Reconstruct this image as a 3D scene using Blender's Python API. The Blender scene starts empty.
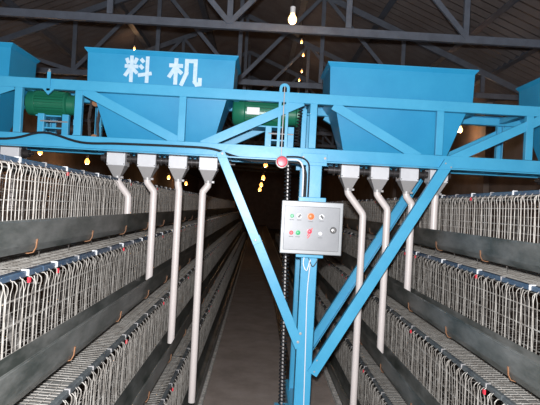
import bpy, bmesh, math, random
from mathutils import Vector, Matrix
random.seed(7)
C = bpy.context.scene.collection
S = bpy.context.scene
PI = math.pi

# ---------------------------------------------------------------- camera
CAM = Vector((0, 0, 1.6))
F = 525.0
roll = math.radians(3.0)
r0 = Vector((math.cos(roll), 0, math.sin(roll)))
u0 = Vector((-math.sin(roll), 0, math.cos(roll)))
fw = (Vector((0, F, 0)) + r0 * 12 + u0 * 3.5).normalized()
up = (u0 - fw * fw.dot(u0)).normalized()
rt = fw.cross(up).normalized()
cam_data = bpy.data.cameras.new('camera')
cam_data.sensor_width = 36.0
cam_data.lens = F / 540.0 * 36.0
cam_data.clip_start = 0.05
cam_data.clip_end = 200
cam = bpy.data.objects.new('camera', cam_data)
C.objects.link(cam)
cam.matrix_world = Matrix(((rt.x, up.x, -fw.x, CAM.x), (rt.y, up.y, -fw.y, CAM.y), (rt.z, up.z, -fw.z, CAM.z), (0, 0, 0, 1)))
S.camera = cam

# ---------------------------------------------------------------- world, light, exposure
w = bpy.data.worlds.new('world'); S.world = w
w.use_nodes = True
w.node_tree.nodes['Background'].inputs[0].default_value = (0.6, 0.7, 1.0, 1)
w.node_tree.nodes['Background'].inputs[1].default_value = 0.02
S.view_settings.view_transform = 'Standard'
S.view_settings.look = 'None'
S.view_settings.gamma = 1
S.view_settings.use_curve_mapping = False
S.view_settings.exposure = 0.0

def lamp(name, loc, power, col, rad=0.03):
    l = bpy.data.lights.new(name, 'POINT'); l.energy = power; l.color = col; l.shadow_soft_size = rad
    o = bpy.data.objects.new(name, l); C.objects.link(o); o.location = loc
    return o
# the camera's own flash, just above the lens
lamp('camera_flash', (-0.03, 0.0, 1.73), 840, (0.97, 0.98, 1.0), 0.03)

# ---------------------------------------------------------------- materials
def mat(name, col, rough=0.5, metal=0.0, noise=None, nscale=8.0, stretch=(1, 1, 1), bump=0.0, bscale=60, spec=0.5, emit=None, estr=0):
    m = bpy.data.materials.new(name); m.use_nodes = True
    nt = m.node_tree; b = nt.nodes['Principled BSDF']
    b.inputs['Base Color'].default_value = (*col, 1)
    b.inputs['Roughness'].default_value = rough
    b.inputs['Metallic'].default_value = metal
    b.inputs['Specular IOR Level'].default_value = spec
    if emit:
        b.inputs['Emission Color'].default_value = (*emit, 1)
        b.inputs['Emission Strength'].default_value = estr
    tc = None
    if noise or bump:
        tc = nt.nodes.new('ShaderNodeTexCoord')
        mp = nt.nodes.new('ShaderNodeMapping'); mp.inputs['Scale'].default_value = stretch
        nt.links.new(tc.outputs['Object'], mp.inputs[0])
    if noise:
        n = nt.nodes.new('ShaderNodeTexNoise'); n.inputs['Scale'].default_value = nscale; n.inputs['Detail'].default_value = 6
        n.inputs['Roughness'].default_value = 0.65
        nt.links.new(mp.outputs[0], n.inputs['Vector'])
        cr = nt.nodes.new('ShaderNodeValToRGB')
        cr.color_ramp.elements[0].position = 0.35; cr.color_ramp.elements[0].color = (*col, 1)
        cr.color_ramp.elements[1].position = 0.68; cr.color_ramp.elements[1].color = (*noise, 1)
        nt.links.new(n.outputs[0], cr.inputs[0]); nt.links.new(cr.outputs[0], b.inputs['Base Color'])
    if bump:
        n2 = nt.nodes.new('ShaderNodeTexNoise'); n2.inputs['Scale'].default_value = bscale; n2.inputs['Detail'].default_value = 4
        nt.links.new(mp.outputs[0], n2.inputs['Vector'])
        bp = nt.nodes.new('ShaderNodeBump'); bp.inputs['Strength'].default_value = bump; bp.inputs['Distance'].default_value = 0.01
        nt.links.new(n2.outputs[0], bp.inputs['Height']); nt.links.new(bp.outputs[0], b.inputs['Normal'])
    return m

M = {}
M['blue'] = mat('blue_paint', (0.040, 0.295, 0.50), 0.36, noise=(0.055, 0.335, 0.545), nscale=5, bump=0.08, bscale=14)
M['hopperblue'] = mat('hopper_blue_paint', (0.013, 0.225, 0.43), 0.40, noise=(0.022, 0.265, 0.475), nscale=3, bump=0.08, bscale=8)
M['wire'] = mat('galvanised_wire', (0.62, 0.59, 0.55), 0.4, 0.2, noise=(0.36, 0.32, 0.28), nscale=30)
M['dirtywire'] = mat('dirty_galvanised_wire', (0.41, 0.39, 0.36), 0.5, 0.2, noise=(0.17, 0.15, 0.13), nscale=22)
M['dullwire'] = mat('shade_darkened_wire', (0.10, 0.092, 0.085), 0.6, 0.2)  # wire darkened so the shade inside the cages sits in its colour
M['board'] = mat('dusty_board', (0.10, 0.10, 0.095), 0.8, noise=(0.22, 0.215, 0.20), nscale=14, stretch=(1, .4, 1), bump=0.3)
M['trough'] = mat('dark_trough_sheet', (0.055, 0.062, 0.056), 0.40, 0.3, noise=(0.20, 0.20, 0.19), nscale=5, stretch=(1, .6, 2), bump=0.15, bscale=10)
M['bluestrip'] = mat('blue_plastic_strip', (0.022, 0.050, 0.10), 0.35, noise=(0.08, 0.11, 0.15), nscale=12)
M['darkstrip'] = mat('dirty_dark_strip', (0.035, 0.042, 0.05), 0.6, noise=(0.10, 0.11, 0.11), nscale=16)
M['white'] = mat('white_plastic', (0.75, 0.76, 0.78), 0.4)
M['red'] = mat('red_plastic', (0.60, 0.03, 0.05), 0.4)
M['copper'] = mat('rusty_bracket', (0.27, 0.13, 0.065), 0.5, 0.3)
M['pvc'] = mat('grey_pvc', (0.64, 0.58, 0.56), 0.38)
M['box'] = mat('light_grey_sheet', (0.62, 0.62, 0.64), 0.4, noise=(0.54, 0.54, 0.56), nscale=9)
M['funnel'] = mat('grey_funnel_sheet', (0.34, 0.33, 0.33), 0.45, 0.2)
M['green'] = mat('green_motor_paint', (0.010, 0.125, 0.070), 0.35)
M['black'] = mat('black_rubber', (0.012, 0.012, 0.014), 0.4)
M['coil'] = mat('glossy_black_cable', (0.02, 0.02, 0.022), 0.2, spec=0.8)
M['darkmetal'] = mat('dark_oily_steel', (0.05, 0.045, 0.045), 0.4, 0.5)
M['steel'] = mat('bright_steel', (0.6, 0.6, 0.6), 0.3, 0.7)
M['panel'] = mat('brushed_panel_steel', (0.175, 0.18, 0.19), 0.42, 0.35, noise=(0.145, 0.15, 0.16), nscale=5)
M['panelrim'] = mat('pale_panel_rim_steel', (0.225, 0.235, 0.245), 0.4, 0.35)
M['orange'] = mat('orange_plastic', (0.80, 0.16, 0.04), 0.4)
M['greenlamp'] = mat('green_button', (0.06, 0.40, 0.18), 0.4)
M['pink'] = mat('red_stop_button', (0.75, 0.07, 0.11), 0.35)
M['letters'] = mat('white_stencil_paint', (0.50, 0.62, 0.70), 0.5, noise=(0.36, 0.53, 0.66), nscale=40)
M['truss'] = mat('grey_truss_steel', (0.13, 0.155, 0.20), 0.5, 0.2, noise=(0.09, 0.105, 0.135), nscale=6)
M['roof'] = mat('corrugated_roof_sheet', (0.17, 0.15, 0.15), 0.6, 0.2, noise=(0.115, 0.095, 0.09), nscale=2)
M['plaster'] = mat('brown_plaster', (0.24, 0.18, 0.15), 0.75, noise=(0.15, 0.11, 0.09), nscale=2.5, bump=0.3)
M['pilaster'] = mat('pale_plaster', (0.25, 0.20, 0.18), 0.75, noise=(0.20, 0.155, 0.13), nscale=3)
M['concrete'] = mat('dusty_concrete', (0.20, 0.165, 0.145), 0.85, noise=(0.29, 0.245, 0.22), nscale=3.5, bump=0.4, bscale=30)
M['pit'] = mat('dark_pit_floor', (0.045, 0.038, 0.032), 0.9, noise=(0.08, 0.07, 0.06), nscale=5, bump=0.5)
M['curb'] = mat('crusted_curb', (0.25, 0.24, 0.22), 0.85, noise=(0.65, 0.63, 0.60), nscale=28, bump=0.6)
M['bulb'] = mat('lit_bulb', (1, 0.8, 0.5), 0.3, emit=(1.0, 0.36, 0.07), estr=5)
M['bulbnear'] = mat('lit_bulb_bright', (1, 0.85, 0.6), 0.3, emit=(1.0, 0.58, 0.22), estr=4.5)
M['caption'] = mat('dark_caption_print', (0.10, 0.10, 0.11), 0.6)

# ---------------------------------------------------------------- mesh helpers
class MB:
    def __init__(s): s.v = []; s.f = []; s.smooth = []
    def add(s, vs, fs, sm=False):
        o = len(s.v); s.v += [tuple(a) for a in vs]
        for f in fs: s.f.append([i + o for i in f]); s.smooth.append(sm)
        return s
    def box(s, x0, x1, y0, y1, z0, z1):
        vs = [(x, y, z) for x in (x0, x1) for y in (y0, y1) for z in (z0, z1)]
        return s.add(vs, [(0, 1, 3, 2), (4, 6, 7, 5), (0, 4, 5, 1), (2, 3, 7, 6), (0, 2, 6, 4), (1, 5, 7, 3)])
    def bar(s, a, b, w_, h_, ref=(0, 1, 0)):
        """rectangular bar from a to b; w_ across in the plane normal to ref, h_ along ref"""
        a = Vector(a); b = Vector(b); d = (b - a).normalized(); rf = Vector(ref)
        q = d.cross(rf)
        if q.length < 1e-4: rf = Vector((1, 0, 0)); q = d.cross(rf)
        q.normalize(); rr = q.cross(d).normalized()
        vs = []
        for p in (a, b):
            for i, j in ((-1, -1), (1, -1), (1, 1), (-1, 1)): vs.append(p + q * (i * w_ / 2) + rr * (j * h_ / 2))
        return s.add(vs, [(3, 2, 1, 0), (4, 5, 6, 7), (0, 1, 5, 4), (1, 2, 6, 5), (2, 3, 7, 6), (3, 0, 4, 7)])
    def angle(s, a, b, w_, h_, t=0.006, ref=(0, 1, 0), side=1):
        """L section: face plate w_ wide (normal = ref) and a flange h_ deep along ref"""
        a = Vector(a); b = Vector(b); d = (b - a).normalized(); rf = Vector(ref)
        q = d.cross(rf).normalized()
        s.bar(a, b, w_, t, ref)
        off = q * (side * (w_ / 2 - t / 2)) + rf * (h_ / 2)
        return s.bar(a + off, b + off, t, h_ - t, ref)
    def channel(s, a, b, w_, h_, t=0.006, ref=(0, 1, 0)):
        s.angle(a, b, w_, h_, t, ref, 1)
        a = Vector(a); b = Vector(b); d = (b - a).normalized(); rf = Vector(ref); q = d.cross(rf).normalized()
        off = q * (-(w_ / 2 - t / 2)) + rf * (h_ / 2)
        return s.bar(a + off, b + off, t, h_ - t, ref)
    def tube(s, pts, r, n=8, cap=True, sm=True):
        pts = [Vector(p) for p in pts]; m_ = len(pts); vs = []; prev = None
        for i, p in enumerate(pts):
            if i == 0: d = pts[1] - p
            elif i == m_ - 1: d = p - pts[i - 1]
            else: d = (pts[i + 1] - p).normalized() + (p - pts[i - 1]).normalized()
            d.normalize()
            if prev is None:
                rf = Vector((0, 0, 1)) if abs(d.z) < 0.9 else Vector((0, 1, 0))
                q = d.cross(rf).normalized()
            else:
                q = prev - d * prev.dot(d); q.normalize()
            prev = q; t = d.cross(q)
            rr = r[i] if isinstance(r, (list, tuple)) else r
            for k in range(n):
                an = 2 * PI * k / n
                vs.append(p + q * (rr * math.cos(an)) + t * (rr * math.sin(an)))
        fs = []
        for i in range(m_ - 1):
            for k in range(n):
                k2 = (k + 1) % n
                fs.append((i * n + k, i * n + k2, (i + 1) * n + k2, (i + 1) * n + k))
        s.add(vs, fs, sm)
        if cap: s.add([vs[k] for k in range(n)], [tuple(range(n))[::-1]]); s.add(vs[-n:], [tuple(range(n))])
        return s
    def prof(s, pts, y0, y1, t=0.004):
        """thin sheet following profile pts (x,z) extruded in y, with thickness t"""
        n = len(pts); P = [Vector((p[0], p[1])) for p in pts]; N = []
        for i in range(n):
            d = (P[min(i + 1, n - 1)] - P[max(i - 1, 0)]).normalized(); N.append(Vector((-d.y, d.x)))
        loop = [tuple(p) for p in P] + [tuple(P[i] + N[i] * t) for i in range(n - 1, -1, -1)]
        L = len(loop)
        vs = [(x, y, z) for y in (y0, y1) for x, z in loop]
        fs = [(i, (i + 1) % L, L + (i + 1) % L, L + i) for i in range(L)]
        for i in range(n - 1):
            fs.append((i, L - 1 - i, L - 2 - i, i + 1)); fs.append((L + i, L + i + 1, L + L - 2 - i, L + L - 1 - i))
        return s.add(vs, fs)
    def frustum(s, c0, sx0, sy0, z0, c1, sx1, sy1, z1):
        vs = []
        for (cx, cy), sx, sy, z in ((c0, sx0, sy0, z0), (c1, sx1, sy1, z1)):
            for i, j in ((-1, -1), (1, -1), (1, 1), (-1, 1)): vs.append((cx + i * sx / 2, cy + j * sy / 2, z))
        return s.add(vs, [(3, 2, 1, 0), (4, 5, 6, 7), (0, 1, 5, 4), (1, 2, 6, 5), (2, 3, 7, 6), (3, 0, 4, 7)])
    def lathe(s, prof, c, axis='z', n=20):
        vs = []; c = Vector(c)
        for a, r in prof:
            for k in range(n):
                an = 2 * PI * k / n; u = r * math.cos(an); v = r * math.sin(an)
                vs.append(c + Vector({'z': (u, v, a), 'y': (u, a, v), 'x': (a, u, v)}[axis]))
        fs = []
        for i in range(len(prof) - 1):
            for k in range(n):
                k2 = (k + 1) % n; fs.append((i * n + k, i * n + k2, (i + 1) * n + k2, (i + 1) * n + k))
        fs.append(tuple(range(n))[::-1]); fs.append(tuple((len(prof) - 1) * n + k for k in range(n)))
        return s.add(vs, fs, True)
    def mesh(s, name, m):
        me = bpy.data.meshes.new(name); me.from_pydata(s.v, [], s.f); me.materials.append(M[m] if isinstance(m, str) else m)
        me.polygons.foreach_set('use_smooth', s.smooth)
        bm = bmesh.new(); bm.from_mesh(me); bmesh.ops.recalc_face_normals(bm, faces=bm.faces)
        for e in bm.edges:
            if len(e.link_faces) == 2 and e.calc_face_angle(0) > 0.7: e.smooth = False
        bm.to_mesh(me); bm.free()
        me.update(); return me
    def build(s, name, m, parent=None, loc=(0, 0, 0), bevel=0):
        o = bpy.data.objects.new(name, s.mesh(name, m)); C.objects.link(o); o.location = loc
        if parent: o.parent = parent
        if bevel:
            b = o.modifiers.new('bevel', 'BEVEL'); b.width = bevel; b.segments = 2; b.limit_method = 'ANGLE'
        return o
def tag(o, label=None, cat=None, group=None, kind=None):
    for k, v in (('label', label), ('category', cat), ('group', group), ('kind', kind)):
        if v: o[k] = v
    return o
def empty(name, loc=(0, 0, 0)):
    o = bpy.data.objects.new(name, None); C.objects.link(o); o.location = loc; o.empty_display_size = 0.1
    return o
def struct(name, mb, m, label=None):
    return tag(mb.build(name, m), label, None, None, 'structure')
def copy_tree(o, parent=None):
    kids = list(o.children)
    c = o.copy(); C.objects.link(c); c.parent = parent
    for k in kids: copy_tree(k, c)
    return c

# ---------------------------------------------------------------- the building
Y0, Y1 = -2.5, 44.0
XL, XR, XRIDGE, ZE, ZR = -5.05, 4.15, -0.40, 3.70, 5.60
struct('floor', MB().box(-0.385, 0.74, Y0, Y1, -0.25, 0), 'concrete', 'dusty brown concrete walkway between the cage banks')
MB_ = MB().box(XL, XR, Y0, Y1, -0.34, -0.26)
tag(MB_.build('pit_floor', 'pit'), kind='structure')
for a, b in ((-0.41, -0.355), (0.725, 0.765)):
    tag(MB().box(a, b, Y0, Y1, -0.25, 0.03).build('trim_%d' % (1 if a < 0 else 2), 'curb'), kind='structure')
struct('wall_left', MB().box(XL - 0.2, XL, Y0, Y1, -0.34, ZE), 'plaster')
struct('wall_right', MB().box(XR, XR + 0.2, Y0, Y1, -0.34, ZE), 'plaster')
for nm, ya, yb in (('wall_back', Y1, Y1 + 0.2), ('wall_front', Y0 - 0.2, Y0)):
    m = MB(); vs = []
    for y in (ya, yb): vs += [(XL - .2, y, -0.34), (XR + .2, y, -0.34), (XR + .2, y, ZE), (XRIDGE, y, ZR), (XL - .2, y, ZE)]
    m.add(vs, [(0, 1, 2, 3, 4), (9, 8, 7, 6, 5)] + [(i, 5 + i, 5 + (i + 1) % 5, (i + 1) % 5) for i in range(5)])
    struct(nm, m, 'plaster')
# corrugated roof, both slopes
m = MB(); n = int((Y1 - Y0) / 0.045); prof_x = [XL - 0.3, XRIDGE, XR + 0.3]
def roofz(x): return ZR - (ZR - ZE) * abs(x - XRIDGE) / (XR - XRIDGE)
for k in range(2):
    xa, xb = prof_x[k], prof_x[k + 1]; vs = []
    for i in range(n + 1):
        y = Y0 + (Y1 - Y0) * i / n; dz = 0.018 * math.sin(i * PI / 2)
        for x in (xa, xb): vs.append((x, y, roofz(x) + dz))
        for x in (xa, xb): vs.append((x, y, roofz(x) + dz + 0.05))
    fs = []
    for i in range(n):
        a = 4 * i; fs += [(a, a + 1, a + 5, a + 4), (a + 2, a + 6, a + 7, a + 3)]
    m.add(vs, fs)
struct('ceiling', m, 'roof', 'dark corrugated sheet roof')
for i, y in enumerate((6.2, 9.4, 12.6, 15.8, 19.0)):
    tag(MB().box(XR - 0.10, XR, y, y + 0.28, -0.26, ZE).build('trim_%d' % (i + 3), 'pilaster'), kind='structure')

# roof purlins running the length of the house
for i, x in enumerate((-3.6, -2.4, -1.2, 0.6, 1.75, 2.85, 3.55)):
    o = MB().angle((x, Y0, roofz(x) - 0.10), (x, Y1, roofz(x) - 0.10), 0.10, 0.10, 0.008, (0, 0, 1)).build('roof_purlin', 'truss')
    tag(o, 'grey steel purlin running lengthwise under the %s roof slope, %s from the ridge' % ('left' if x < XRIDGE else 'right', ['third', 'second', 'first', 'first', 'second', 'third', 'fourth'][i]), 'roof beam', 'purlins under the roof')

# trusses
NX = [-0.40 + 1.255 * k for k in range(-3, 4)]
def rz(x): return roofz(x) - 0.20
def make_truss():
    t = empty('roof_truss')
    MB().channel((XL, 0, 3.48), (XR, 0, 3.48), 0.08, 0.05, 0.007).build('bottom_chord', 'truss', t)
    for xa in (XL, XR):
        MB().channel((xa, 0, rz(xa)), (XRIDGE, 0, rz(XRIDGE)), 0.09, 0.05, 0.007).build('rafter', 'truss', t)
    for x in NX:
        MB().channel((x, 0.012, 3.53), (x, 0.012, rz(x)), 0.06, 0.035, 0.006).build('upright', 'truss', t)
    for a, b in ((3, 4), (5, 4), (3, 2), (1, 2), (1, 0)):
        MB().channel((NX[a], -0.008, 3.50), (NX[b], -0.008, rz(NX[b])), 0.055, 0.03, 0.006).build('diagonal', 'truss', t)
    return t
ORD = ['first', 'second', 'third', 'fourth', 'fifth', 'sixth', 'seventh', 'eighth', 'ninth', 'tenth', 'eleventh', 'twelfth', 'thirteenth']
tp = make_truss()
for i in range(10):
    t = tp if i == 0 else copy_tree(tp)
    t.location = (0, 5.5 + 2.5 * i, 0)
    tag(t, 'grey steel roof truss with web bars, %s one counted from the camera' % ORD[i], 'roof truss', 'roof trusses')

# ---------------------------------------------------------------- cages
L = 2.0
def cage_meshes():
    me = {}
    f = MB(); g = 0.036; n = int(L / g)
    for i in range(n):
        y = (i + 0.5) * g + random.uniform(-.003, .003); r = 0.0016 if i % 3 else 0.0024
        j = random.uniform(-.004, .004); h = 0.225 + (0.014 if i % 2 else 0)
        pts = [(0.0, y + j, -0.13), (0.0 + j, y, 0.05), (0.004, y, h - 0.045), (0.010, y, h - 0.02), (0.009, y, h - 0.004), (-0.002, y, h + 0.008), (-0.018, y, h + 0.008)]
        f.tube(pts, r, 4, False)
        if i % 7 in (0, 3):   # second leaf of the sliding door
            f.tube([(0.010, y + .012, -0.10), (0.012, y + .012, 0.20), (0.004, y + .012, 0.235)], 0.0022, 4, False)
    for z in (-0.125, -0.03, 0.075, 0.165): f.tube([(0.003, 0.01, z), (0.003, L - 0.01, z)], 0.0024, 4, False)
    for k in range(6): f.tube([(-0.006, 0.01, -.06 + k * .045), (-0.006, L - 0.01, -.06 + k * .045)], 0.0012, 4, False)
    me['front_grille'] = f.mesh('front_grille', 'wire'); me['front_grille_dirty'] = f.mesh('front_grille', 'dirtywire')
    t = MB(); n = int(L / 0.03)
    for i in range(n):
        y = (i + .5) * 0.03; t.tube([(-0.02, y, 0.235), (-0.22, y, 0.243), (-0.40, y, 0.25)], 0.0020, 4, False)
    for k in range(9): t.tube([(-0.03 - k * .045, 0.01, 0.238 + k * .0016), (-0.03 - k * .045, L - .01, 0.238 + k * .0016)], 0.0022, 4, False)
    me['top_mesh'] = t.mesh('top_mesh', 'dirtywire')
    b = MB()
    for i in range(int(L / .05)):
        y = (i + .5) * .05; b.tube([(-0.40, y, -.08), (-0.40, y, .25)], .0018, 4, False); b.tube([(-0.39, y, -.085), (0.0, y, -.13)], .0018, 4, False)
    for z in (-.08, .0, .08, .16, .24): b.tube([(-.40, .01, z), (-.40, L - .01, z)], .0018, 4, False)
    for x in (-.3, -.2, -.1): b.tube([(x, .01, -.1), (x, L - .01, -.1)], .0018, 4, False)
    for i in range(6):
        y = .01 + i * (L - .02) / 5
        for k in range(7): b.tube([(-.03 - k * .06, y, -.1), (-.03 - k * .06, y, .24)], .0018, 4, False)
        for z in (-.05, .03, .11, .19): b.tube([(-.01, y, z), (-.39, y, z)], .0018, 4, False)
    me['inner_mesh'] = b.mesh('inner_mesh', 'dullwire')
    me['cover_board'] = MB().add([(x, y, z) for (x, z) in ((-.06, .222), (-.41, .234), (-.41, .228), (-.06, .216)) for y in (0.004, L - .004)],
        [(0, 1, 3, 2), (2, 3, 5, 4), (4, 5, 7, 6), (6, 7, 1, 0), (0, 2, 4, 6), (1, 7, 5, 3)]).mesh('cover_board', 'board')
    for nm, mt, k in (('edge_strip', 'bluestrip', 1.0), ('edge_strip_dark', 'darkstrip', 0.6)):
        q = [(.000, .257), (-.004, .262), (-.004 - .026 * k, .262), (-.004 - .026 * k, .256), (-.012, .252), (-.004, .240), (.0, .240)]
        n = len(q)
        me[nm] = MB().add([(x, y, z) for y in (0.006, L - .006) for x, z in q], [(i, (i + 1) % n, n + (i + 1) % n, n + i) for i in range(n)] + [tuple(range(n)), tuple(range(2 * n - 1, n - 1, -1))]).mesh('edge_strip', mt)
    me['clip'] = MB().box(-.022, .002, -.006, .006, .2625, .266).box(-.001, .005, -.005, .005, .242, .2655).mesh('clip', 'white')
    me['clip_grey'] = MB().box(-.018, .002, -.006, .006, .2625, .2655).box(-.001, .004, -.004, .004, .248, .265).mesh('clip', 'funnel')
    me['tag'] = MB().box(.004, .012, -.008, .008, .216, .236).mesh('tag', 'red')
    return me
CM = cage_meshes()
def part(name, parent, me, loc=(0, 0, 0)):
    o = bpy.data.objects.new(name, me); C.objects.link(o); o.parent = parent; o.location = loc; return o
P_T = 0.452
ZT = [1.495 - P_T * k for k in range(4)]
XT = {'left': [-0.985, -0.80, -0.615, -0.43], 'right': [1.355, 1.175, 0.995, 0.815]}
TIER = ['top', 'second', 'third', 'bottom']
YS = 0.2; NU = 12
for side in ('left', 'right'):
    sg = 1 if side == 'left' else -1
    for k in range(4):
        xt = XT[side][k]
        for u in range(NU):
            c = empty('hen_cage', (xt - sg * 0.075, YS + u * L if sg > 0 else YS + (u + 1) * L, ZT[k]))
            if sg < 0: c.rotation_euler = (0, 0, PI)
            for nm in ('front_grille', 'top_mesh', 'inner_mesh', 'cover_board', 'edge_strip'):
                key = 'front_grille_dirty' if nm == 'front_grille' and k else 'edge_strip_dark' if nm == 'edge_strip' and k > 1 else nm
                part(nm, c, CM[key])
            if u < 6:
                for j in range(7):
                    y = 0.14 + j * 0.285
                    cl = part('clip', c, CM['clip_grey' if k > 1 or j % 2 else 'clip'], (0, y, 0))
                    if j % 2 == 0 and (j // 2 + u + k) % 2 == 0: part('tag', cl, CM['tag']); cl['label'] = 'clip with a red tag'
            tag(c, 'wire hen cage in the %s tier %s of the aisle, %s from the camera' % (TIER[k], side, ORD[u]),
                'cage', 'hen cages in the %s bank' % side)
        # trough
        ya, yb = YS, YS + NU * L
        tr = MB().prof([(sg * .054, -.008), (sg * .050, .0), (sg * .047, -.05), (sg * .043, -.105), (sg * .030, -.135), (0, -.142), (-sg * .030, -.13), (-sg * .042, -.08), (-sg * .048, -.015)], ya, yb, 0.003 * sg)
        t = tr.build('feed_trough', 'trough', None, (xt, 0, ZT[k]))
        tag(t, 'long dark sheet metal feed trough along the %s tier of cages %s of the aisle' % (TIER[k], side), 'feed trough', 'feed troughs')
        bm_ = MB().prof([(sg * .053, -.085), (sg * .051, -.10), (sg * .049, -.122), (sg * .037, -.144), (sg * .015, -.150), (0, -.149)], -.0045, .0045, -0.004 * sg).mesh('bracket', 'copper')
        y = 0.75
        while y < 9 and k < 3:
            part('bracket', t, bm_, (0, y, 0)); y += 0.76
        pin = MB().tube([(sg * -.01, 0, -.14), (sg * -.01, 0, -.175)], .0018, 5).mesh('pin', 'dullwire')
        y = 1.3
        while y < 9:
            part('pin', t, pin, (0, y, 0)); y += 0.38
# stands under the cages, one between every two units
for side in ('left', 'right'):
    sg = 1 if side == 'left' else -1
    X = XT[side]
    for u in range(NU + 1):
        y = YS + u * L
        s_ = empty('cage_stand', (X[0] - sg * .55, y, -0.26))
        ox, oz = X[0] - sg * .55, -0.26
        def P(x, z): return (x - ox, 0, z - oz)
        MB().bar(P(X[0] - sg * .48, -.26), P(X[0] - sg * .48, 1.70), .035, .006).build('post', 'dullwire', s_)
        MB().bar(P(X[3] - sg * .10, -.26), P(X[0] - sg * .14, 1.40), .035, .006).build('sloping_leg', 'dullwire', s_)
        for k in range(4):
            MB().bar(P(X[k] - sg * .075, ZT[k] - .145), P(X[0] - sg * .48, ZT[k] - .125), .025, .006).build('arm', 'dullwire', s_)
        tag(s_, 'galvanised stand carrying the cages %s of the aisle, %s one counted from the camera' % (side, ORD[u]), 'stand', 'stands of the cage banks')

# ---------------------------------------------------------------- feeding machine
FY, RY = 3.72, 4.22          # front and rear faces of the frame
mc = empty('feeding_machine', (0.38, 3.97, 0.0))
tag(mc, 'tall blue travelling feed machine with hoppers spanning the aisle and both cage banks', 'machine')
OX, OY, OZ = mc.location
def mp(mb, name, m, parent=None, bevel=0, label=None):
    """build a part in world coordinates under the machine (or one of its parts)"""
    o = mb.build(name, m, parent or mc, bevel=bevel)
    if not parent: o.location = (-OX, -OY, -OZ)
    if label: o['label'] = label
    return o
XA, XB = -3.0, 3.3
for y, sy in ((FY, 1), (RY, -1)):
    mp(MB().channel((XA, y, 2.382), (XB, y, 2.382), 0.072, 0.05, 0.006, (0, sy, 0)), 'top_rail', 'blue', bevel=.002)
    mp(MB().channel((XA, y, 1.985), (XB, y, 1.985), 0.086, 0.05, 0.006, (0, sy, 0)), 'bottom_rail', 'blue', bevel=.002)
    for x in (-2.9, -1.72, -1.30, -0.57, 0.36, 1.27, 1.92, 3.2):
        mp(MB().channel((x, y, 2.03), (x, y, 2.346), 0.05, 0.04, 0.005, (0, sy, 0)), 'upright', 'blue', bevel=.0015)
    for a, b in (((-2.63, 2.02), (-1.76, 2.36)), ((-1.27, 2.35), (-0.56, 2.015)), ((-0.42, 2.01), (0.28, 2.36)), ((0.50, 2.345), (1.13, 2.008)), ((1.37, 2.005), (2.04, 2.345)), ((2.2, 2.345), (3.0, 2.045))):
        mp(MB().angle((a[0], y + sy * .006, a[1]), (b[0], y + sy * .006, b[1]), 0.064, 0.04, 0.005, (0, sy, 0)), 'diagonal', 'blue', bevel=.001)
# lower flange strip and cross ties
mp(MB().box(XA, XB, FY - 0.05, FY + 0.0, 1.928, 1.936), 'bottom_flange', 'blue')
for x in (-2.9, -1.72, -1.30, -0.20, 0.36, 1.55, 1.92, 3.2):
    mp(MB().box(x - .02, x + .02, FY + .05, RY - .05, 2.36, 2.40), 'cross_tie', 'blue', bevel=.002)
    mp(MB().box(x - .02, x + .02, FY + .05, RY - .05, 1.95, 1.99), 'cross_tie', 'blue', bevel=.002)

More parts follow.
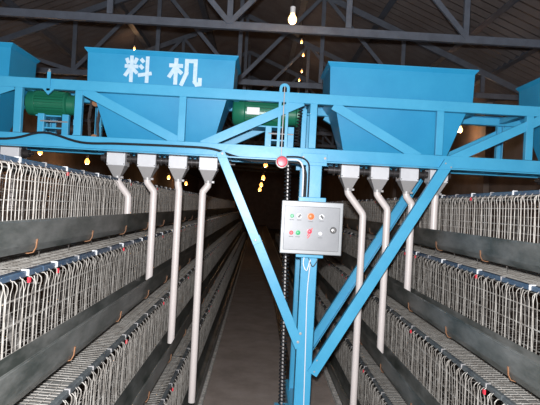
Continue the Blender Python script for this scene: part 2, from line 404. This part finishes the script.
def hopper(cx, text=False):
    h = MB()
    t = 0.004
    # open box: upper straight band then tapering body; shell with thickness
    def ring(hx, y0, y1, z, i=0): return [(cx - hx + i, y0 + i, z), (cx + hx - i, y0 + i, z), (cx + hx - i, y1 - i, z), (cx - hx + i, y1 - i, z)]
    R = [ring(.53, 3.785, 4.215, 2.655), ring(.522, 3.785, 4.215, 2.41), ring(.475, 3.79, 4.19, 2.345), ring(.385, 3.90, 4.10, 2.03), ring(.36, 3.93, 4.07, 1.98)]
    Ri = [ring(.53, 3.785, 4.215, 2.655, t), ring(.522, 3.785, 4.215, 2.41, t), ring(.475, 3.79, 4.19, 2.345, t), ring(.385, 3.90, 4.10, 2.03, t), ring(.36, 3.93, 4.07, 1.985, t)]
    vs = [p for r in R for p in r] + [p for r in Ri for p in r]; fs = []
    nR = len(R)
    for i in range(nR - 1):
        for k in range(4):
            a, b = 4 * i + k, 4 * i + (k + 1) % 4; c, d = b + 4, a + 4
            fs.append((a, b, c, d)); o = 4 * nR; fs.append((o + d, o + c, o + b, o + a))
    for k in range(4): fs.append((k, 4 * nR + k, 4 * nR + (k + 1) % 4, (k + 1) % 4))
    fs.append(tuple(4 * (nR - 1) + k for k in range(4))); fs.append(tuple(4 * nR + 4 * (nR - 1) + k for k in range(4))[::-1])
    h.add(vs, fs)
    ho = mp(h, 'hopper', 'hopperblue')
    # sloping outward lip
    rim = MB(); a = ring(.53, 3.785, 4.215, 2.637); b = ring(.55, 3.765, 4.235, 2.662); c = ring(.55, 3.765, 4.235, 2.669); d = ring(.53, 3.785, 4.215, 2.660, .004)
    vs = a + b + c + d; fs = []
    for i in range(3):
        for k in range(4): fs.append((4 * i + k, 4 * i + (k + 1) % 4, 4 * i + 4 + (k + 1) % 4, 4 * i + 4 + k))
    for k in range(4): fs.append((12 + k, 12 + (k + 1) % 4, (k + 1) % 4, k))
    rim.add(vs, fs); mp(rim, 'rim', 'hopperblue', ho)
    if text:
        def glyph(strokes, x0, x1, z0, z1, th):
            g = MB(); nb = 0
            for st in strokes:
                pts = [(x0 + (x1 - x0) * a, 3.7825, z0 + (z1 - z0) * b_) for a, b_ in st]
                for p, q in zip(pts[:-1], pts[1:]):
                    p = Vector(p); q = Vector(q); e = (q - p).normalized() * (th * .42 if len(pts) > 2 else 0)
                    nb += 1; dy = Vector((0, -.00025 * nb, 0)); g.bar(p - e + dy, q + e + dy, th, .002)
            return g
        liao = [[(.06, .90), (.14, .70)], [(.44, .92), (.35, .70)], [(0, .60), (.50, .60)], [(.25, 1), (.25, 0)], [(.23, .57), (.02, .22)], [(.28, .54), (.47, .34)],
                [(.58, .90), (.70, .77)], [(.55, .66), (.68, .53)], [(.50, .27), (1.0, .37)], [(.83, 1), (.83, 0)]]
        ji = [[(0, .72), (.44, .72)], [(.22, 1), (.22, 0)], [(.21, .68), (.0, .26)], [(.25, .60), (.42, .42)],
              [(.84, .92), (.56, .92), (.56, .45), (.42, .03)], [(.84, .94), (.84, .14), (.90, .04), (1.0, .06), (1.0, .24)]]
        o1 = mp(glyph(liao, -1.007, -0.812, 2.44, 2.63, .026), 'lettering', 'letters', ho, label='white painted character reading material')
        o2 = mp(glyph(ji, -0.69, -0.465, 2.44, 2.63, .028), 'lettering', 'letters', ho, label='white painted character reading machine')
    return ho
for cx, tx in ((-2.35, False), (-0.745, True), (1.0, False), (2.60, False)): hopper(cx, tx)

# columns, braces
def column(y, sy, w_):
    c = MB().box(0.38 - w_ / 2, 0.38 + w_ / 2, y, y + sy * .006, 0.12, 1.95)
    for sx in (-1, 1):
        xo = 0.38 + sx * w_ / 2
        c.box(min(xo, xo - sx * .006), max(xo, xo - sx * .006), min(y, y + sy * .07), max(y, y + sy * .07), 0.12, 1.95)
    return mp(c, 'column', 'blue', bevel=.002)
column(3.70, 1, .118); column(4.24, -1, .118)
mp(MB().box(.335, .352, 3.694, 3.6995, .12, 1.94), 'stiffener', 'blue')
for y, sy in ((3.70, 1), (4.22, -1)):
    mp(MB().box(.29, .47, y - .012 * sy, y - .004 * sy, 1.905, 1.99), 'joint_plate', 'blue', bevel=.002)
    # left brace (two lapped lengths) and right brace
    if sy > 0:
        mp(MB().angle((-.285, y - .01, 1.965), (.01, y - .01, 1.335), .062, .045, .006, (0, 1, 0), -1), 'brace', 'blue', bevel=.0015)
        mp(MB().angle((-.01, y - .004, 1.385), (.345, y - .004, .62), .066, .045, .006, (0, 1, 0), -1), 'brace', 'blue', bevel=.0015)
    mp(MB().channel((1.34, y - .012 * sy, 1.985), (.44, y - .012 * sy, .44), .075, .04, .006, (0, sy, 0)), 'brace', 'blue', bevel=.0015)
bolts = [(-.27, 1.955), (1.31, 1.97), (1.35, 1.945), (.33, .66), (.345, .72), (.455, .46), (.47, .54), (-.005, 1.36), (.30, 1.96), (.455, 1.96)]
for x, z in bolts:
    mp(MB().lathe([(-.006, .006), (-.001, .006), (0, .010), (.010, .010)], (x, 3.686, z), 'y', 6), 'bolt', 'funnel')
# foot carriage with wheels on the rail
mp(MB().box(.30, .46, 3.5, 4.45, .075, .15), 'foot_beam', 'blue', bevel=.004)
for y in (3.56, 4.39):
    mp(MB().lathe([(-.03, .05), (-.03, .062), (-.02, .062), (-.02, .052), (.02, .052), (.02, .062), (.03, .062), (.03, .05)], (.38, y, .07), 'x', 20), 'wheel', 'darkmetal')
tag(MB().box(.36, .40, Y0, Y1, 0, .018).box(.345, .415, Y0, Y1, 0.0, .004).build('guide_rail', 'darkmetal'), 'dark steel guide rail on the walkway under the machine wheels', 'rail')

# outlet boxes, funnels, drop pipes, auger
OB = [(-1.075, -0.985, 1.47), (-.848, -.795, 1.0), (-.615, -.605, .53), (-.388, -.425, .09), (.68, .805, .09), (.905, .99, .53), (1.13, 1.175, 1.0), (1.354, 1.352, 1.47), (-1.86, None, 0), (2.38, None, 0)]
for xb, xp, ze in OB:
    b = mp(MB().box(xb - .068, xb + .068, 3.93, 4.07, 1.848, 1.965), 'outlet_box', 'box', bevel=.003)
    sc = MB()
    for dx, z in ((-.062, 1.86), (.062, 1.86), (-.062, 1.952), (.062, 1.952)): sc.lathe([(-.003, .004), (0, .004)], (xb + dx, 3.929, z), 'y', 8)
    mp(sc, 'screw', 'darkmetal', b)
    mp(MB().frustum((xb, 4.0), .05, .05, 1.765, (xb, 4.0), .128, .126, 1.8475), 'funnel', 'funnel', b, .002)
    pts = [(xb, 4, 1.775)]
    if xp is None: xp = xb; ze = 1.47
    d = xp - xb; drop = min(.16, max(.05, abs(d) * 1.25)) if abs(d) > .01 else .05
    z1 = 1.735; z2 = z1 - drop
    def q(t_): return (xb + d * t_, 4, z1 + (z2 - z1) * t_)
    pts += [(xb, 4, z1 + .012), (xb + d * .03, 4, z1 - .002), q(.12), q(.5), q(.88), (xp - d * .03, 4, z2 + .002), (xp, 4, z2 - .014), (xp, 4, z2 - .2 if z2 - .2 > ze + .05 else (z2 + ze) / 2), (xp, 4, ze)]
    p = mp(MB().tube(pts, .0265, 16), 'drop_pipe', 'pvc')
    mp(MB().lathe([(-.010, .030), (.010, .030)], (xb, 4, 1.762), 'z', 16).box(xb + .026, xb + .046, 3.99, 4.01, 1.755, 1.77), 'hose_clamp', 'funnel', p)
for xa, xb in ((-2.9, -1.79), (-1.20, -.27), (.57, 1.46), (2.2, 3.2)):
    a = mp(MB().tube([(xa, 4, 1.905), (xb, 4, 1.905)], .026, 12), 'auger_tube', 'darkmetal')
    rg = MB(); x = xa + .03
    hx = []
    while x < xb - .02:
        rg.lathe([(-.006, .02), (-.006, .040), (.006, .040), (.006, .02)], (x, 4, 1.905), 'x', 14); x += .0385
    mp(rg, 'auger_flight', 'darkmetal', a)
    e = xb if xa < 0 else xa; sgn = 1 if xa < 0 else -1
    mp(MB().lathe([(0, .045), (.012, .045), (.012, .03), (.05, .03), (.05, .01), (.08, .01)] if sgn > 0 else [(0, .045), (-.012, .045), (-.012, .03), (-.05, .03), (-.05, .01), (-.08, .01)], (e, 4, 1.905), 'x', 14), 'bearing', 'darkmetal', a)

# motors
def motor(cx, cz, ln, r, cy=3.96, plate=False):
    y = cy; h = ln / 2
    body = MB().lathe([(-h * .62, r * .88), (h * .55, r * .88)], (cx, y, cz), 'x', 40)
    nf = 24
    for k in range(nf):
        a = 2 * PI * k / nf; dy, dz = math.cos(a), math.sin(a)
        p0 = Vector((cx - h * .6, y + dy * r * .97, cz + dz * r * .97)); p1 = Vector((cx + h * .53, y + dy * r * .97, cz + dz * r * .97))
        body.bar(p0, p1, .0065, r * .16, (0, dy, dz))
    m_ = mp(body, 'motor', 'green')
    mp(MB().lathe([(-h, r * .45), (-h * .98, r * .85), (-h * .92, r * 1.0), (-h * .64, r * 1.06), (-h * .60, r * .98)], (cx, y, cz), 'x', 28), 'fan_cover', 'green', m_)
    mp(MB().lathe([(h * .55, r * 1.06), (h * .62, r * 1.06), (h * .66, r * .85), (h * .9, r * .8), (h * .93, r * .95), (h, r * .95), (h * 1.0, r * .2), (h * 1.15, r * .16)], (cx, y, cz), 'x', 28), 'gear_head', 'green', m_)
    mp(MB().box(cx - h * .15, cx + h * .25, y - r * .4, y + r * .4, cz + r * .95, cz + r * 1.25), 'terminal_box', 'green', m_, .004)
    if plate:
        mp(MB().box(cx - h * .55, cx - h * .18, y - r * 1.07, y - r * 1.045, cz - .03, cz + .022), 'nameplate', 'box', m_)
        mp(MB().box(cx - h * .50, cx - h * .2, y - r * 1.047, y - r * .9, cz - .025, cz + .018), 'plate_mount', 'green', m_)
    mp(MB().box(cx - h * .5, cx + h * .5, y - r * .9, y + r * .9, cz - r * 1.16, cz - r * 1.04), 'motor_base', 'blue', m_, .003)
    return m_
motor(-1.57, 2.28, .37, .090)
motor(0.02, 2.30, .50, .100, plate=True)
for cx, w_ in ((-1.518, .088), (0.13, .082)):
    for sx in (-1, 1):
        x = cx + sx * w_
        mp(MB().channel((x, 3.84, 2.0), (x, 3.84, 2.19), .045, .04, .005), 'motor_bracket', 'blue', bevel=.002)
        mp(MB().channel((x, 4.10, 2.0), (x, 4.10, 2.19), .045, .04, .005, (0, -1, 0)), 'motor_bracket', 'blue', bevel=.002)
    mp(MB().box(cx - w_, cx + w_, 3.86, 4.08, 2.085, 2.095), 'motor_shelf', 'blue')
    mp(MB().tube([(cx - w_, 3.835, 2.135), (cx + w_ + .02, 3.835, 2.135)], .006, 8), 'adjusting_bolt', 'steel')
mp(MB().lathe([(-.05, .04), (-.05, .06), (.03, .06), (.04, .03), (.09, .03)], (-1.46, 3.95, 2.10), 'x', 18), 'gearbox', 'darkmetal')
# slotted tensioner strap on the front of the top rail
st = MB(); SX = .145
for sx in (-1, 1): st.box(SX + sx * .026 - .010, SX + sx * .026 + .010, 3.705, 3.713, 2.02, 2.44)
n = 10; vs = []
for yy in (3.705, 3.713):
    for i in range(n + 1):
        a = PI * i / n
        vs.append((SX + .036 * math.cos(a), yy, 2.44 + .036 * math.sin(a))); vs.append((SX + .016 * math.cos(a), yy, 2.44 + .016 * math.sin(a)))
fs = []; o = 2 * (n + 1)
for i in range(n):
    a = 2 * i; fs += [(a, a + 1, a + 3, a + 2), (o + a, o + a + 2, o + a + 3, o + a + 1), (a, a + 2, o + a + 2, o + a), (a + 1, o + a + 1, o + a + 3, a + 3)]
st.add(vs, fs)
sto = mp(st, 'tension_strap', 'blue')
mp(MB().tube([(SX, 3.709, 1.96), (SX, 3.709, 2.46)], .004, 6), 'threaded_rod', 'funnel', sto)
lt = mp(MB().box(-1.52, -1.497, 3.70, 3.708, 2.33, 2.46).add([(-1.55, 3.70, 2.345), (-1.465, 3.70, 2.345), (-1.508, 3.70, 2.30), (-1.55, 3.712, 2.345), (-1.465, 3.712, 2.345), (-1.508, 3.712, 2.30)], [(0, 2, 1), (3, 4, 5), (0, 1, 4, 3), (1, 2, 5, 4), (2, 0, 3, 5)]), 'tension_strap', 'blue')
mp(MB().lathe([(0, .012), (.01, .012), (.01, .006), (.022, .006)], (-1.508, 3.704, 2.46), 'z', 6), 'bolt', 'steel', lt)
mp(MB().box(.285, .32, 3.80, 3.84, 1.99, 2.32), 'upright', 'blue', bevel=.002)

# drive chains
def chain(pts, name='drive_chain'):
    c = MB(); P = [Vector(p) for p in pts]
    for a, b in zip(P[:-1], P[1:]):
        L_ = (b - a).length; k = max(1, int(L_ / .02)); d = (b - a) / k
        for i in range(k):
            p = a + d * (i + .5); hw = .012 if i % 2 else .008
            for sx in (-1, 1): c.bar(p - d * .55 + Vector((0, sx * hw, 0)), p + d * .55 + Vector((0, sx * hw, 0)), .014, .003)
            c.tube([p - d * .35 - Vector((0, .014, 0)), p - d * .35 + Vector((0, .014, 0))], .006, 6)
    return c
for cx, zt in ((-1.235, 2.33),):
    ch = [(cx - .03, 3.90, 2.03), (cx - .045, 3.90, 2.18), (cx - .03, 3.90, 2.31), (cx + .01, 3.90, 2.33), (cx + .035, 3.90, 2.29), (cx + .02, 3.90, 2.15), (cx + .03, 3.90, 2.03), (cx, 3.90, 2.005), (cx - .03, 3.90, 2.03)]
    mp(chain(ch), 'drive_chain', 'darkmetal')
    for z, r in ((2.30, .03), (2.04, .025)):
        mp(MB().lathe([(-.006, r * .6), (-.006, r), (.006, r), (.006, r * .6)], (cx, 3.90, z), 'y', 14), 'sprocket', 'copper')
# coiled cable, upper short length and the long hanging one
def helix(x0, z0, x1, z1, y, r, pitch, wr):
    n_ = int((z0 - z1) / pitch); pts = []
    for i in range(n_ * 8 + 1):
        t_ = i / (n_ * 8); a = 2 * PI * i / 8
        pts.append((x0 + (x1 - x0) * t_ + r * math.cos(a), y + r * math.sin(a), z0 + (z1 - z0) * t_))
    return MB().tube(pts, wr, 5)
mp(helix(.275, 2.33, .255, 2.06, 3.80, .016, .021, .0042), 'coiled_cable', 'black')
cc = mp(helix(.20, 1.93, .245, .16, 3.77, .022, .026, .0055), 'coiled_cable', 'coil')
mp(MB().tube([(.20, 3.77, 1.95), (.245, 3.77, .12)], .007, 6), 'suspension_wire', 'funnel', cc)
mp(MB().box(.19, .29, 3.72, 3.80, .075, .19), 'cable_anchor', 'blue', bevel=.003)

# black power cable looping along the bottom rail
def smooth(pts, k=6):
    P = [Vector(p) for p in pts]; out = []
    for i in range(len(P) - 1):
        a, b, c, d = P[max(i - 1, 0)], P[i], P[i + 1], P[min(i + 2, len(P) - 1)]
        for j in range(k):
            t_ = j / k
            out.append(0.5 * ((2 * b) + (c - a) * t_ + (2 * a - 5 * b + 4 * c - d) * t_ ** 2 + (3 * b - a - 3 * c + d) * t_ ** 3))
    out.append(P[-1]); return out
cy = 3.700
cb = smooth([(-3.0, cy, 1.99), (-2.3, cy, 1.975), (-1.78, cy, 1.978), (-1.52, cy, 2.035), (-1.26, cy, 1.98), (-1.0, cy, 1.985), (-.6, cy, 1.99), (-.35, cy, 1.985), (-.2, cy, 1.945), (-.05, cy - .02, 1.915), (.12, cy - .02, 1.92), (.27, cy - .02, 1.915), (.315, cy - .02, 1.87), (.325, cy - .02, 1.80), (.325, cy - .02, 1.62)])
mp(MB().tube(cb, .0085, 8), 'power_cable', 'black')
cb = smooth([(.18, cy - .03, 1.935), (.26, cy - .035, 1.935), (.295, cy - .035, 1.90), (.305, cy - .035, 1.82), (.305, cy - .035, 1.64)])
mp(MB().tube(cb, .006, 8), 'power_cable', 'white', label='white cable')
cb = smooth([(.18, cy - .03, 1.955), (.28, cy - .035, 1.955), (.335, cy - .035, 1.92), (.345, cy - .035, 1.84), (.345, cy - .035, 1.64)])
mp(MB().tube(cb, .006, 8), 'power_cable', 'black')
wb = mp(MB().tube(smooth([(.35, 3.66, 1.30), (.335, 3.65, 1.22), (.36, 3.64, 1.17), (.385, 3.66, 1.24), (.375, 3.67, 1.0), (.385, 3.68, .6), (.395, 3.69, .14)]), .0035, 6), 'signal_wire', 'white', label='thin white wire looping below the control box')
mp(MB().tube(smooth([(.44, 3.66, 1.30), (.43, 3.65, 1.24), (.40, 3.65, 1.20), (.37, 3.66, 1.26), (.36, 3.66, 1.30)]), .003, 6), 'signal_wire', 'black')

# red stop button on the rail
sb = mp(MB().box(.122, .182, 3.66, 3.70, 1.885, 1.945), 'emergency_stop', 'box', bevel=.004)
mp(MB().lathe([(0, .044), (-.014, .044), (-.016, .040)], (.150, 3.66, 1.915), 'y', 24), 'collar', 'steel', sb)
mp(MB().lathe([(-.014, .030), (-.022, .037), (-.034, .037), (-.042, .030), (-.044, .012)], (.150, 3.66, 1.915), 'y', 24), 'stop_button', 'pink', sb)

# control box
cbx0, cbx1, cbz0, cbz1 = .165, .575, 1.295, 1.645
box = mp(MB().box(cbx0, cbx1, 3.555, 3.69, cbz0, cbz1), 'control_box', 'panel', bevel=.004)
mp(MB().box(cbx0 - .004, cbx1 + .004, 3.540, 3.5545, cbz0 - .004, cbz1 + .004), 'door', 'panelrim', box, .005)
mp(MB().box(cbx0 + .016, cbx1 - .018, 3.535, 3.5405, cbz0 + .022, cbz1 - .030), 'door_panel', 'panel', box, .003)
mp(MB().box(.28, .47, 3.64, 3.70, 1.646, 1.68), 'mounting_bracket', 'blue', bevel=.003)
mp(MB().box(.28, .47, 3.64, 3.70, 1.26, 1.292), 'mounting_bracket', 'blue', bevel=.003)
W = cbx1 - cbx0
def px(u): return cbx0 + W * u
r1, r2 = 1.548, 1.435
def rnd(x, z, r, m, name, d=.012, label=None, ring='steel'):
    o = mp(MB().lathe([(0, r * 1.25), (-.004, r * 1.25)], (x, 3.535, z), 'y', 20), name, ring, box, label=label)
    cap = MB().lathe([(-.004, r), (-d, r), (-d - .002, r * .8)], (x, 3.535, z), 'y', 20)
    return o, cap
def button(x, z, r, m, label):
    b = MB().lathe([(0, r * 1.3), (-.003, r * 1.3), (-.0035, r), (-.012, r), (-.014, r * .8)], (x, 3.535, z), 'y', 20)
    return mp(b, 'push_button', m, box, label=label)
def selector(x, z, r, rot):
    b = MB().lathe([(0, r * 1.3), (-.003, r * 1.3), (-.0035, r), (-.008, r)], (x, 3.535, z), 'y', 20)
    mp(b, 'selector_switch', 'box', box)
    mp(MB().bar((x - r * .9 * math.sin(rot), 3.520, z - r * .9 * math.cos(rot)), (x + r * .9 * math.sin(rot), 3.520, z + r * .9 * math.cos(rot)), r * .9, .016), 'selector_handle', 'black', box)
button(px(.165), r1 - .002, .010, 'greenlamp', 'green button'); selector(px(.285), r1, .014, .7)
button(px(.475), r1, .018, 'orange', 'orange round button'); selector(px(.655), r1, .014, -.7)
button(px(.165), r2 - .002, .011, 'red', 'red button'); button(px(.275), r2, .013, 'greenlamp', 'green button')
button(px(.465), r2 + .012, .013, 'pink', 'red button'); mp(MB().bar((px(.43), 3.533, r2 - .02), (px(.51), 3.533, r2 + .035), .008, .003), 'selector_handle', 'red', box)
mp(MB().bar((px(.435), 3.533, r2 - .035), (px(.48), 3.533, r2 - .01), .006, .003), 'selector_handle', 'red', box)
button(px(.645), r2, .010, 'box', 'pale grey button')
lk = mp(MB().lathe([(0, .014), (-.006, .014), (-.008, .011)], (px(.855), 3.535, 1.462), 'y', 20), 'lock', 'steel', box)
mp(MB().lathe([(0, .023), (-.004, .023)], (px(.855), 3.536, 1.462), 'y', 20).box(px(.855) - .003, px(.855) + .003, 3.524, 3.528, 1.450, 1.472), 'lock_surround', 'black', box)
# small captions under the buttons (unreadable smudges of print in the photo)
cap = MB()
for u, z in ((.165, r1 - .028), (.285, r1 - .028), (.475, r1 - .034), (.655, r1 - .028), (.165, r2 - .028), (.275, r2 - .028), (.645, r2 - .028)):
    for k in range(4): cap.box(px(u) - .014 + k * .0075, px(u) - .009 + k * .0075, 3.5335, 3.5348, z - .0025, z + .0025)
mp(cap, 'caption_print', 'caption', box)

# ---------------------------------------------------------------- hanging bulbs
def bulb(loc, top, power, near=False, label='', r=.032, cordlen=None):
    x, y, z = loc
    b = empty('hanging_bulb', (x, y, z))
    MB().lathe([(-r * 1.0, r * .1), (-r * .93, r * .45), (-r * .6, r * .85), (0, r), (r * .5, r * .9), (r * 1.1, r * .55), (r * 1.5, r * .42)], (0, 0, 0), 'z', 20).build('glass_bulb', 'bulbnear' if near else 'bulb', b)
    MB().lathe([(r * 1.4, r * .45), (r * 1.5, r * .6), (r * 2.9, r * .6), (r * 3.1, r * .25)], (0, 0, 0), 'z', 16).build('socket', 'white', b)
    MB().tube([(0, 0, r * 3), (0, 0, top - z)], .004, 6).build('cord', 'black', b)
    if power:
        l = lamp('bulb_light', (0, -r * .2, -r * 1.5), power, (1.0, 0.58, 0.30), .025); l.parent = b
    tag(b, label, 'light bulb', 'hanging light bulbs')
bulb((.235, 5.0, 3.395), roofz(.235), 8, True, 'largest and nearest bare lit bulb hanging above the aisle in a white socket', .042)
for i, (x, y, z) in enumerate(((.62, 9.3, 4.55), (.72, 10.1, 4.55), (.79, 11.3, 4.55), (.80, 12.1, 4.55))):  # bulbs added to stand in for a row of warm glints below the roof
    bulb((x, y, z), roofz(x), 1.5, False, 'warm glint added as a tiny bulb between the middle hoppers, %s from the top' % ORD[i], .022)
for i, (x, y, z) in enumerate(((.16, 15.3, 2.80), (.16, 22.4, 2.80), (.12, 30, 2.80), (.07, 39, 2.80))):
    bulb((x, y, z), roofz(x), (10, 9, 8, 6)[i], False, 'lit bulb over the far aisle left of the control box, %s from the top' % ORD[i], .06 + i * .02)
for i, (x, y, z) in enumerate(((-4.2, 10.1, 2.4), (-4.25, 13.0, 2.46), (-4.3, 25.0, 2.72), (-4.3, 31, 2.68))):
    bulb((x, y, z), roofz(x), (12, 12, 8, 6)[i], False, 'lit bulb above the left cage bank before the dark wall, %s from left' % ORD[i], .045 + i * .015)
bulb((-2.5, 10.0, 4.46), roofz(-2.5), 1.5, False, 'warm glint added as a tiny bulb under the roof above the white lettering', .02)  # added bulb standing in for a single warm glint on the left
bulb((3.82, 10.05, 3.27), roofz(3.82), 9, True, 'lit bulb glowing beside the right wall behind the right hopper', .05)
bulb((3.90, 6.6, 3.35), roofz(3.9), 4, False, 'lit bulb under the roof by the right wall, left of the far right hopper', .04)
